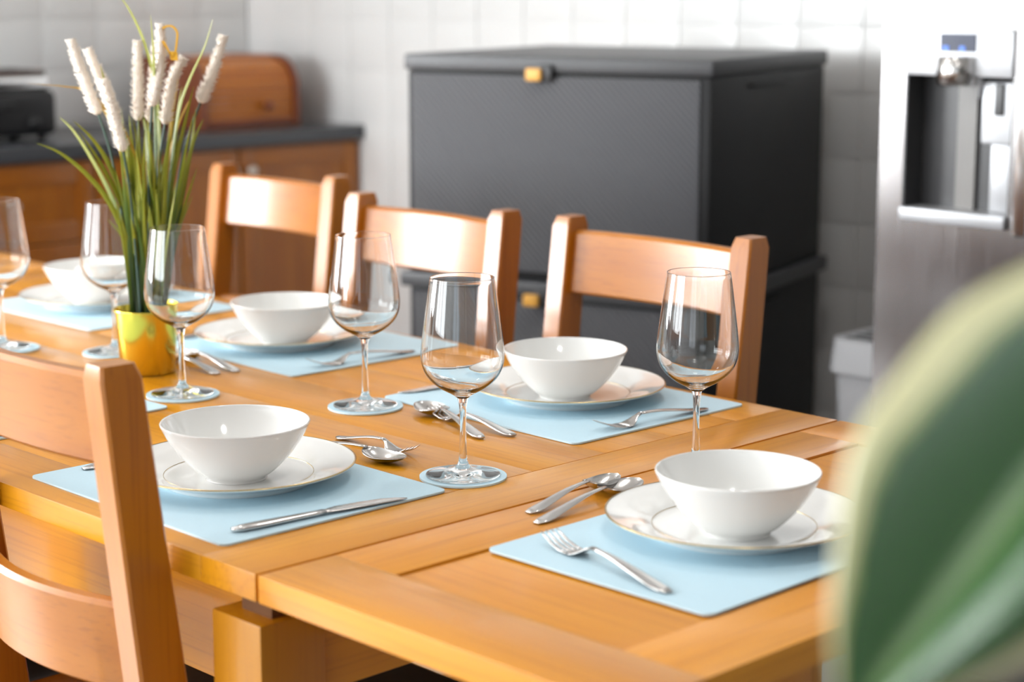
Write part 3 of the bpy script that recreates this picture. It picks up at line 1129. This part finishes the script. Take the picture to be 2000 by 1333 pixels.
def base_unit(y0, y1, kind, label):
    c = thing('base_cabinet', label, 'cabinet', ((XL + XF) / 2, (y0 + y1) / 2, 0), 0, 'oak base units under the worktop')
    off = Vector(((XL + XF) / 2, (y0 + y1) / 2, 0))

    def bx(nm, lo, hi, m, par=None, bev=0.0, lab=None):
        return box(nm, Vector(lo) - off, Vector(hi) - off, m, par or c, bev, 2, lab)
    bx('carcass', (XL + 0.002, y0 + 0.001, 0.10), (XF - 0.020, y1 - 0.001, WT - 0.042), M['cab_z'])
    bx('plinth', (XL + 0.05, y0 + 0.001, 0.0), (XF - 0.06, y1 - 0.001, 0.10), M['bin_dark'])

    def front(nm, a, b, z0, z1, knobs):
        p = bx(nm, (XF - 0.019, a + 0.002, z0), (XF - 0.006, b - 0.002, z1), M['cab_z'])
        fr = 0.055
        for lo, hi, m in (((a + 0.002, z0), (a + fr, z1), 'cab_z'), ((b - fr, z0), (b - 0.002, z1), 'cab_z'), ((a + fr, z0), (b - fr, z0 + fr), 'cab_x'), ((a + fr, z1 - fr), (b - fr, z1), 'cab_x')):
            q = bx('frame_board', (XF - 0.006, lo[0], lo[1]), (XF, hi[0], hi[1]), M[m], None, 0.002)
            q.parent = p
        for (ky, kz) in knobs:
            kn = lathe_mesh('knob', [(0, 0), (0.006, 0), (0.006, 0.012), (0.015, 0.018), (0.016, 0.024), (0.010, 0.029), (0, 0.030)], 20)
            q = mobj('knob', kn, M['knob'], p, True, 'pale metal knob')
            q.rotation_euler = (0, PI / 2, 0)
            q.location = Vector((XF, ky, kz)) - off
    if kind == 'drawers':
        zz = [0.11, 0.36, 0.64, WT - 0.046]
        for a, b in zip(zz, zz[1:]):
            front('drawer', y0, y1, a + 0.002, b - 0.002, [((y0 + y1) / 2, (a + b) / 2)])
    elif kind == 'door_right':
        front('door', y0, y1, 0.112, WT - 0.048, [(y0 + 0.03, WT - 0.11)])
    else:
        front('door', y0, y1, 0.112, WT - 0.048, [(y1 - 0.03, WT - 0.11)])
    return c


base_unit(0.70, 1.185, 'drawers', 'oak drawer unit nearest the left picture border')
base_unit(1.19, 1.695, 'drawers', 'oak drawer unit under the toaster')
base_unit(1.70, 2.165, 'door_left', 'oak cupboard unit behind the grass plant')
base_unit(2.17, 2.610, 'door_right', 'oak cupboard unit at the tiled corner under the bread bin')
wt = box('worktop', (XL + 0.001, 0.68, WT - 0.040), (XF + 0.020, YB - 0.002, WT), M['worktop'], None, 0.004)
tag(wt, 'dark grey speckled worktop running along the left wall', 'worktop')

# bread bin with tambour front
bbx, by0, by1 = XL + 0.11, 2.13, 2.480
bread = thing('bread_bin', 'roll-top wooden bread bin on the worktop in the tiled corner', 'bread bin', (bbx, (by0 + by1) / 2, WT + 0.0005))
bw, bd, bh = (by1 - by0), 0.33, 0.205


def quarter(d, h, r, n=10):
    pts = [(0, 0), (d, 0), (d, h - r)]
    for k in range(1, n + 1):
        a = PI / 2 * k / n
        pts.append((d - r + r * math.cos(a), h - r + r * math.sin(a)))
    pts.append((0, h))
    return pts


def extrude_y(name, prof, y0, y1):
    n = len(prof)
    v = [(x, y0, z) for x, z in prof] + [(x, y1, z) for x, z in prof]
    f = [tuple(range(n)), tuple(reversed(range(n, 2 * n)))] + [(k + n, (k + 1) % n + n, (k + 1) % n, k) for k in range(n)]
    return pymesh(name, v, f)


for ys in (-bw / 2, bw / 2 - 0.018):
    smooth_angle(mobj('side_panel', extrude_y('side_panel', quarter(bd, bh, 0.10), ys, ys + 0.018), M['bin_dark'], bread), 0.5)
box('bottom_board', (0, -bw / 2 + 0.018, 0), (bd - 0.004, bw / 2 - 0.018, 0.022), M['bin_dark'], bread, 0.002)
box('top_board', (0, -bw / 2 + 0.018, bh - 0.018), (bd - 0.10, bw / 2 - 0.018, bh - 0.002), M['bin_wood'], bread, 0.002)
path = [(bd - 0.012, 0.022), (bd - 0.012, bh - 0.10)]
for k in range(1, 7):
    a = PI / 2 * k / 6
    path.append((bd - 0.10 + 0.088 * math.cos(a), bh - 0.10 + 0.088 * math.sin(a)))
dense = []
tot = 0
seglen = [math.dist(a, b) for a, b in zip(path, path[1:])]


def along(s):
    for (a, b), L in zip(zip(path, path[1:]), seglen):
        if s <= L:
            return (a[0] + (b[0] - a[0]) * s / L, a[1] + (b[1] - a[1]) * s / L, math.atan2(b[1] - a[1], b[0] - a[0]))
        s -= L
    a, b = path[-2:]
    return (b[0], b[1], math.atan2(b[1] - a[1], b[0] - a[0]))


NS = 11
Lt = sum(seglen)
sl = bmesh.new()
bm_box(sl, (-Lt / NS / 2 + 0.0006, -bw / 2 + 0.018, -0.008), (Lt / NS / 2 - 0.0006, bw / 2 - 0.018, 0.0), 0.003, 2)
slat = bm_mesh(sl, 'slat')
slat.materials.append(M['bin_wood'])
for k in range(NS):
    x, z, a = along(Lt * (k + 0.5) / NS)
    o = mobj('slat', slat, None, bread)
    o.location = (x, 0, z)
    o.rotation_euler = (0, -a + PI, 0)
kb = mobj('knob', lathe_mesh('knob', [(0, 0), (0.008, 0), (0.007, 0.012), (0.015, 0.018), (0.012, 0.026), (0, 0.028)], 20), M['bin_dark'], bread, True)
kb.rotation_euler = (0, PI / 2, 0)
kb.location = (bd - 0.006, 0.05, 0.062)

# toaster
ts = thing('toaster', 'black and chrome toaster on the worktop at the left', 'toaster', (-3.22, 1.515, WT + 0.0005))
bm = bmesh.new()
bm_box(bm, (-0.11, -0.16, 0.012), (0.11, 0.16, 0.135), 0.028, 4)
smooth_angle(mobj('body', bm_mesh(bm, 'body'), M['black'], ts), 1.0)
bm = bmesh.new()
bm_box(bm, (-0.095, -0.15, 0.133), (0.095, 0.145, 0.172), 0.014, 3)
smooth_angle(mobj('chrome_top', bm_mesh(bm, 'chrome_top'), M['chrome'], ts, label='bright chrome upper casing'), 1.0)
bm = bmesh.new()
bm_box(bm, (-0.085, -0.145, 0.171), (0.085, 0.14, 0.186), 0.005, 2)
smooth_angle(mobj('lid', bm_mesh(bm, 'lid'), plain('brown grey lid', (0.10, 0.07, 0.06), 0.4), ts, label='brownish lid over the slots'), 1.0)
for s in (-1, 1):
    box('slot', (s * 0.04 - 0.013, -0.115, 0.184), (s * 0.04 + 0.013, 0.115, 0.188), M['black'], ts, 0.001)
box('lever', (0.108, -0.02, 0.09), (0.135, 0.02, 0.105), M['black'], ts, 0.004, 3)
dial = mobj('dial', lathe_mesh('dial', [(0, 0), (0.017, 0), (0.016, 0.012), (0, 0.013)], 20), M['black'], ts, True)
dial.rotation_euler = (0, PI / 2, 0)
dial.location = (0.108, 0.085, 0.05)
for sx in (-1, 1):
    for sy in (-1, 1):
        q = mobj('foot', lathe_mesh('foot', [(0, 0), (0.012, 0), (0.012, 0.016), (0, 0.016)], 14), M['black'], ts, True)
        q.location = (sx * 0.075, sy * 0.125, 0)

# ------------------------------------------------------------------ charcoal storage boxes by the back wall
BA = math.radians(16.8)
BW_, BD_ = 0.715, 0.665
ca, sa = math.cos(BA), math.sin(BA)
NX, NY = -0.986, 1.858         # front right upper corner
bcx = NX - BW_ / 2 * ca - BD_ / 2 * sa
bcy = NY - BW_ / 2 * sa + BD_ / 2 * ca


def storage_box(z0, z1, label, lip):
    b = thing('storage_box', label, 'storage box', (bcx, bcy, z0), BA, 'charcoal resin storage boxes')
    h = z1 - z0
    w, d = BW_ / 2, BD_ / 2
    bm = bmesh.new()
    bm_box(bm, (-w + 0.006, -d + 0.006, 0.0), (w - 0.006, d - 0.006, h - 0.034), 0.008, 2)
    body = mobj('body', bm_mesh(bm, 'body'), M['resin_shaded'], b)
    # hand grip pocket sunk into the right-hand side, its faces blackened as shade
    bm = bmesh.new()
    bm_box(bm, (w - 0.070, -0.125, h - 0.096), (w + 0.020, 0.075, h - 0.062), 0.004, 2)
    cut = mobj('cutter', bm_mesh(bm, 'cutter'), None)
    md = body.modifiers.new('grip', 'BOOLEAN')
    md.operation = 'DIFFERENCE'
    md.object = cut
    bpy.context.view_layer.update()
    me = bpy.data.meshes.new_from_object(body.evaluated_get(bpy.context.evaluated_depsgraph_get()))
    body.modifiers.clear()
    body.data = me
    if len(me.materials) < 2:
        me.materials.append(M['black'])
    me.materials[1] = M['black']
    for p in me.polygons:
        c = p.center
        p.material_index = 1 if (w - 0.075 < c.x < w - 0.0075 and -0.13 < c.y < 0.08 and h - 0.098 < c.z < h - 0.060) else 0
    bpy.data.objects.remove(cut)
    smooth_angle(body)
    box('front_panel', (-w + 0.020, -d + 0.001, 0.018), (w - 0.028, -d + 0.010, h - 0.042), M['weave'], b, 0.003, 2, 'woven texture front panel')
    bm = bmesh.new()
    bm_box(bm, (-w - lip, -d - lip, h - 0.034), (w + lip, d + lip, h), 0.008, 2)
    smooth_angle(mobj('lid', bm_mesh(bm, 'lid'), M['resin_lit'], b))
    q = box('grip_lip', (w - 0.008, -0.130, h - 0.062), (w + 0.003, 0.075, h - 0.056), M['resin_shaded'], b, 0.002)
    # latch on the front
    lx = -0.028
    t = box('latch', (lx - 0.004, -d - lip - 0.010, h - 0.052), (lx + 0.032, -d - lip, h - 0.016), M['black'], b, 0.004, 2, 'black latch plate')
    q = box('latch_tab', (lx - 0.024, -d - lip - 0.020, h - 0.050), (lx + 0.012, -d - lip - 0.008, h - 0.024), M['latch'], b, 0.0055, 3, 'amber latch tab')
    q.parent = t
    return b


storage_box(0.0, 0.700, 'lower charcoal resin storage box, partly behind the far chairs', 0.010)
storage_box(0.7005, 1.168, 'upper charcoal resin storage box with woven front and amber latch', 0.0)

# ------------------------------------------------------------------ grey waste bin between boxes and fridge
wb = thing('waste_bin', 'light grey plastic bin with slotted lid left of the fridge', 'bin', (-0.752, 2.185, 0), math.radians(2))


def frustum(name, a0, b0, z0, a1, b1, z1, r):
    o0, o1 = rounded_rect(a0, b0, r), rounded_rect(a1, b1, r)
    n = len(o0)
    v = [(x, y, z0) for x, y in o0] + [(x, y, z1) for x, y in o1]
    f = [tuple(reversed(range(n))), tuple(range(n, 2 * n))] + [(k, (k + 1) % n, n + (k + 1) % n, n + k) for k in range(n)]
    return pymesh(name, v, f)


smooth_angle(mobj('body', frustum('body', 0.125, 0.20, 0.0, 0.160, 0.255, 0.545, 0.03), M['bin_grey'], wb), 0.6)
smooth_angle(mobj('lid', frustum('lid', 0.175, 0.285, 0.545, 0.166, 0.276, 0.612, 0.035), M['bin_grey'], wb), 0.6)
for k in range(6):
    box('lid_slot', (-0.060, -0.110 + k * 0.036, 0.6100), (0.060, -0.094 + k * 0.036, 0.6135), M['black'], wb, 0.001, 1)

# ------------------------------------------------------------------ fridge with water dispenser
FX0, FX1, FY, FYB = -0.655, 0.25, 1.95, 2.60
fr = thing('fridge', 'stainless steel fridge freezer with ice and water dispenser', 'fridge', ((FX0 + FX1) / 2, (FY + FYB) / 2, 0))
fo = Vector(((FX0 + FX1) / 2, (FY + FYB) / 2, 0))


def fbox(nm, lo, hi, m, par=None, bev=0.0, seg=2, lab=None):
    q = box(nm, Vector(lo) - fo, Vector(hi) - fo, m, fr, bev, seg, lab)
    if par is not None:
        q.parent = par
    return q


fbox('cabinet', (FX0 + 0.004, FY + 0.075, 0.03), (FX1 - 0.004, FYB, 1.78), M['fridge'])
fbox('plinth', (FX0 + 0.02, FY + 0.10, 0.0), (FX1 - 0.02, FYB - 0.02, 0.03), M['black'])
XS = -0.255                     # seam between the two doors
D = dict(x0=-0.602, x1=-0.377, z0=0.880, z1=1.235)     # dispenser opening
bm = bmesh.new()
for lo, hi in (((FX0, FY, 0.04), (D['x0'], FY + 0.070, 1.79)), ((D['x1'], FY, 0.04), (XS - 0.002, FY + 0.070, 1.79)),
               ((D['x0'], FY, 0.04), (D['x1'], FY + 0.070, D['z0'])), ((D['x0'], FY, D['z1']), (D['x1'], FY + 0.070, 1.79))):
    bm_box(bm, Vector(lo) - fo, Vector(hi) - fo)
bmesh.ops.remove_doubles(bm, verts=bm.verts, dist=1e-5)
ld = mobj('door', bm_mesh(bm, 'door'), M['fridge'], fr)
rd = fbox('door', (XS + 0.002, FY, 0.04), (FX1, FY + 0.070, 1.79), M['fridge'], None, 0.004)
fbox('handle', (-0.345, FY - 0.045, 0.875), (-0.312, FY - 0.022, 1.70), M['chrome'], ld, 0.008, 3)
for z in (0.90, 1.66):
    fbox('handle_mount', (-0.340, FY - 0.024, z), (-0.317, FY + 0.001, z + 0.03), M['chrome'], ld)
fbox('handle', (-0.175, FY - 0.050, 0.875), (-0.140, FY - 0.024, 1.70), M['chrome'], rd, 0.008, 3)
for z in (0.90, 1.66):
    fbox('handle_mount', (-0.169, FY - 0.026, z), (-0.146, FY + 0.001, z + 0.03), M['chrome'], rd)
# dispenser
fbox('dispenser_lining', (D['x0'], FY + 0.058, D['z0']), (D['x1'], FY + 0.069, D['z1']), M['recess'])
for a, b in ((D['x0'], D['x0'] + 0.003), (D['x1'] - 0.003, D['x1'])):
    fbox('dispenser_side', (a, FY + 0.001, D['z0']), (b, FY + 0.058, 1.15), M['recess'])
dp = fbox('dispenser_panel', (D['x0'] + 0.001, FY - 0.006, 1.150), (D['x1'] - 0.001, FY + 0.056, D['z1'] - 0.001), M['fridge_trim'], None, 0.003)
dsp = fbox('display', (-0.527, FY - 0.008, 1.194), (-0.453, FY - 0.005, 1.226), M['display'], dp, 0.0, 1, 'dark blue display')
ind = plain('blue indicator', (0.02, 0.12, 0.6), 0.3)
bsdf = ind.node_tree.nodes['Principled BSDF']
bsdf.inputs['Emission Color'].default_value = (0.05, 0.25, 1.0, 1)
bsdf.inputs['Emission Strength'].default_value = 0.35
for x in (-0.520, -0.486):
    fbox('indicator', (x, FY - 0.0090, 1.196), (x + 0.011, FY - 0.0075, 1.204), ind, dp, 0.0, 1, 'small blue indicator')
nz = mobj('ice_chute', lathe_mesh('ice_chute', [(0, 0), (0.033, 0), (0.0375, 0.003), (0.0360, 0.050), (0.033, 0.052), (0, 0.052)], 32), M['steel'], fr, True)
nz.location = Vector((-0.490, FY - 0.006, 1.134)) - fo
sp_ = mobj('water_spout', lathe_mesh('water_spout', [(0, 0), (0.004, 0), (0.006, 0.025), (0.008, 0.04), (0, 0.04)], 16), M['fridge_trim'], fr, True)
sp_.location = Vector((-0.452, FY + 0.010, 1.112)) - fo
fbox('paddle', (-0.448, FY + 0.012, 1.030), (D['x1'] - 0.003, FY + 0.030, 1.142), M['fridge_trim'], None, 0.006, 3)
pd = bmesh.new()
bm_box(pd, Vector((-0.420, FY + 0.007, 1.082)) - fo, Vector((-0.401, FY + 0.014, 1.139)) - fo, 0.0065, 3)
smooth_angle(mobj('paddle_button', bm_mesh(pd, 'paddle_button'), M['recess'], fr, label='dark oval paddle button'), 1.0)
fbox('paddle_stand', (-0.436, FY + 0.030, 0.905), (D['x1'] - 0.003, FY + 0.050, 1.032), M['fridge_trim'], None, 0.004)
mid = fbox('rear_strip', (-0.520, FY + 0.050, 0.905), (-0.480, FY + 0.0585, 1.14), plain('grey rear strip', (0.22, 0.21, 0.20), 0.35))
fbox('drip_tray', (D['x0'] + 0.001, FY - 0.012, D['z0'] + 0.001), (D['x1'] - 0.001, FY + 0.056, 0.905), M['fridge_trim'], None, 0.004)

# ------------------------------------------------------------------ broad-leaved plant close to the camera
PB = Vector((1.0231, -0.4870, 1.0418))
PTIP = Vector((1.0990, -0.3578, 1.2323))
es = (PTIP - PB).normalized()
to_cam = (Vector((1.4106, -1.0370, 1.3145)) - (PB + PTIP) / 2).normalized()
en = (to_cam - es * to_cam.dot(es)).normalized()
et = es.cross(en)              # across the blade
fpx, fpy = 1.01, -0.53
fp = thing('variegated_houseplant', 'variegated houseplant with broad cream-edged green leaf close to the camera', 'plant', (fpx, fpy, 0))


def broad_leaf(base, es, et, en, L, half, fold_l, fold_r, curl, label=None):
    v, f, uvs = [], [], []
    nu, nv = 40, 24
    for i in range(nu + 1):
        u = i / nu
        w = half * math.sin(PI * u ** 0.94) ** 0.98 if 0 < u < 1 else 0
        for j in range(nv + 1):
            s = -1 + 2 * j / nv
            w2 = w * (1 + 0.02 * math.sin(u * 22 + (1 if s > 0 else 0)))
            lift = fold_l * abs(s) - 0.25 * fold_l * s * s if s < 0 else fold_r * math.sin(PI * s / 1.05)
            if s > 0:
                w2 *= 0.80
            p = base + es * (u * L) + et * (w2 * s) + en * (lift * w2 + curl * u * u * L)
            v.append(p - Vector((fpx, fpy, 0)))
            uvs.append((u, j / nv))
    for i in range(nu):
        for j in range(nv):
            a = i * (nv + 1) + j
            f.append((a, a + 1, a + nv + 2, a + nv + 1))
    me = pymesh('leaf', v, f)
    ul = me.uv_layers.new(name='UVMap')
    for poly in me.polygons:
        for li in poly.loop_indices:
            ul.data[li].uv = uvs[me.loops[li].vertex_index]
    o = mobj('leaf', me, M['leaf'], fp, True, label)
    md = o.modifiers.new('thickness', 'SOLIDIFY')
    md.thickness = 0.0006
    return o


broad_leaf(PB, es, et, en, (PTIP - PB).length, 0.062, 0.12, 0.70, 0.22, 'broad dark green leaf with cream margin')
stem_top = PB - es * 0.02
stp = catmull([(fpx, fpy, 0.27), (fpx + 0.01, fpy - 0.01, 0.55), (fpx - 0.005, fpy + 0.0, 0.85), (fpx + 0.002, fpy + 0.02, 0.95), tuple(PB - es * 0.012), tuple(PB + es * 0.01)], 6)
stp = [tuple(Vector(p) - Vector((fpx, fpy, 0))) for p in stp]
mobj('stem', tube_mesh('stem', stp, [0.008 - 0.0055 * i / (len(stp) - 1) for i in range(len(stp))], 10), plain('plant stem green', (0.10, 0.16, 0.05), 0.5), fp, True)
for k, (ang, z, tilt) in enumerate(((20, 0.62, 0.35), (140, 0.70, 0.3), (255, 0.60, 0.4), (320, 0.50, 0.25))):
    a = math.radians(ang)
    d = Vector((math.cos(a) * math.cos(tilt), math.sin(a) * math.cos(tilt), math.sin(tilt)))
    side = Vector((-math.sin(a), math.cos(a), 0))
    broad_leaf(Vector((fpx, fpy, z)) + d * 0.004, d, side, d.cross(side) * 1.0, 0.20, 0.05, 0.2, 0.2, -0.3)
potm = lathe_mesh('planter', [(0, 0), (0.10, 0), (0.105, 0.006), (0.135, 0.26), (0.142, 0.265), (0.142, 0.285), (0.130, 0.287), (0.126, 0.25), (0, 0.245)], 48)
smooth_angle(mobj('planter', potm, M['pot_grey'], fp), 0.7)
mobj('soil', lathe_mesh('soil', [(0, 0.272), (0.08, 0.270), (0.1285, 0.262), (0.126, 0.252), (0, 0.252)], 32), M['soil'], fp, True)
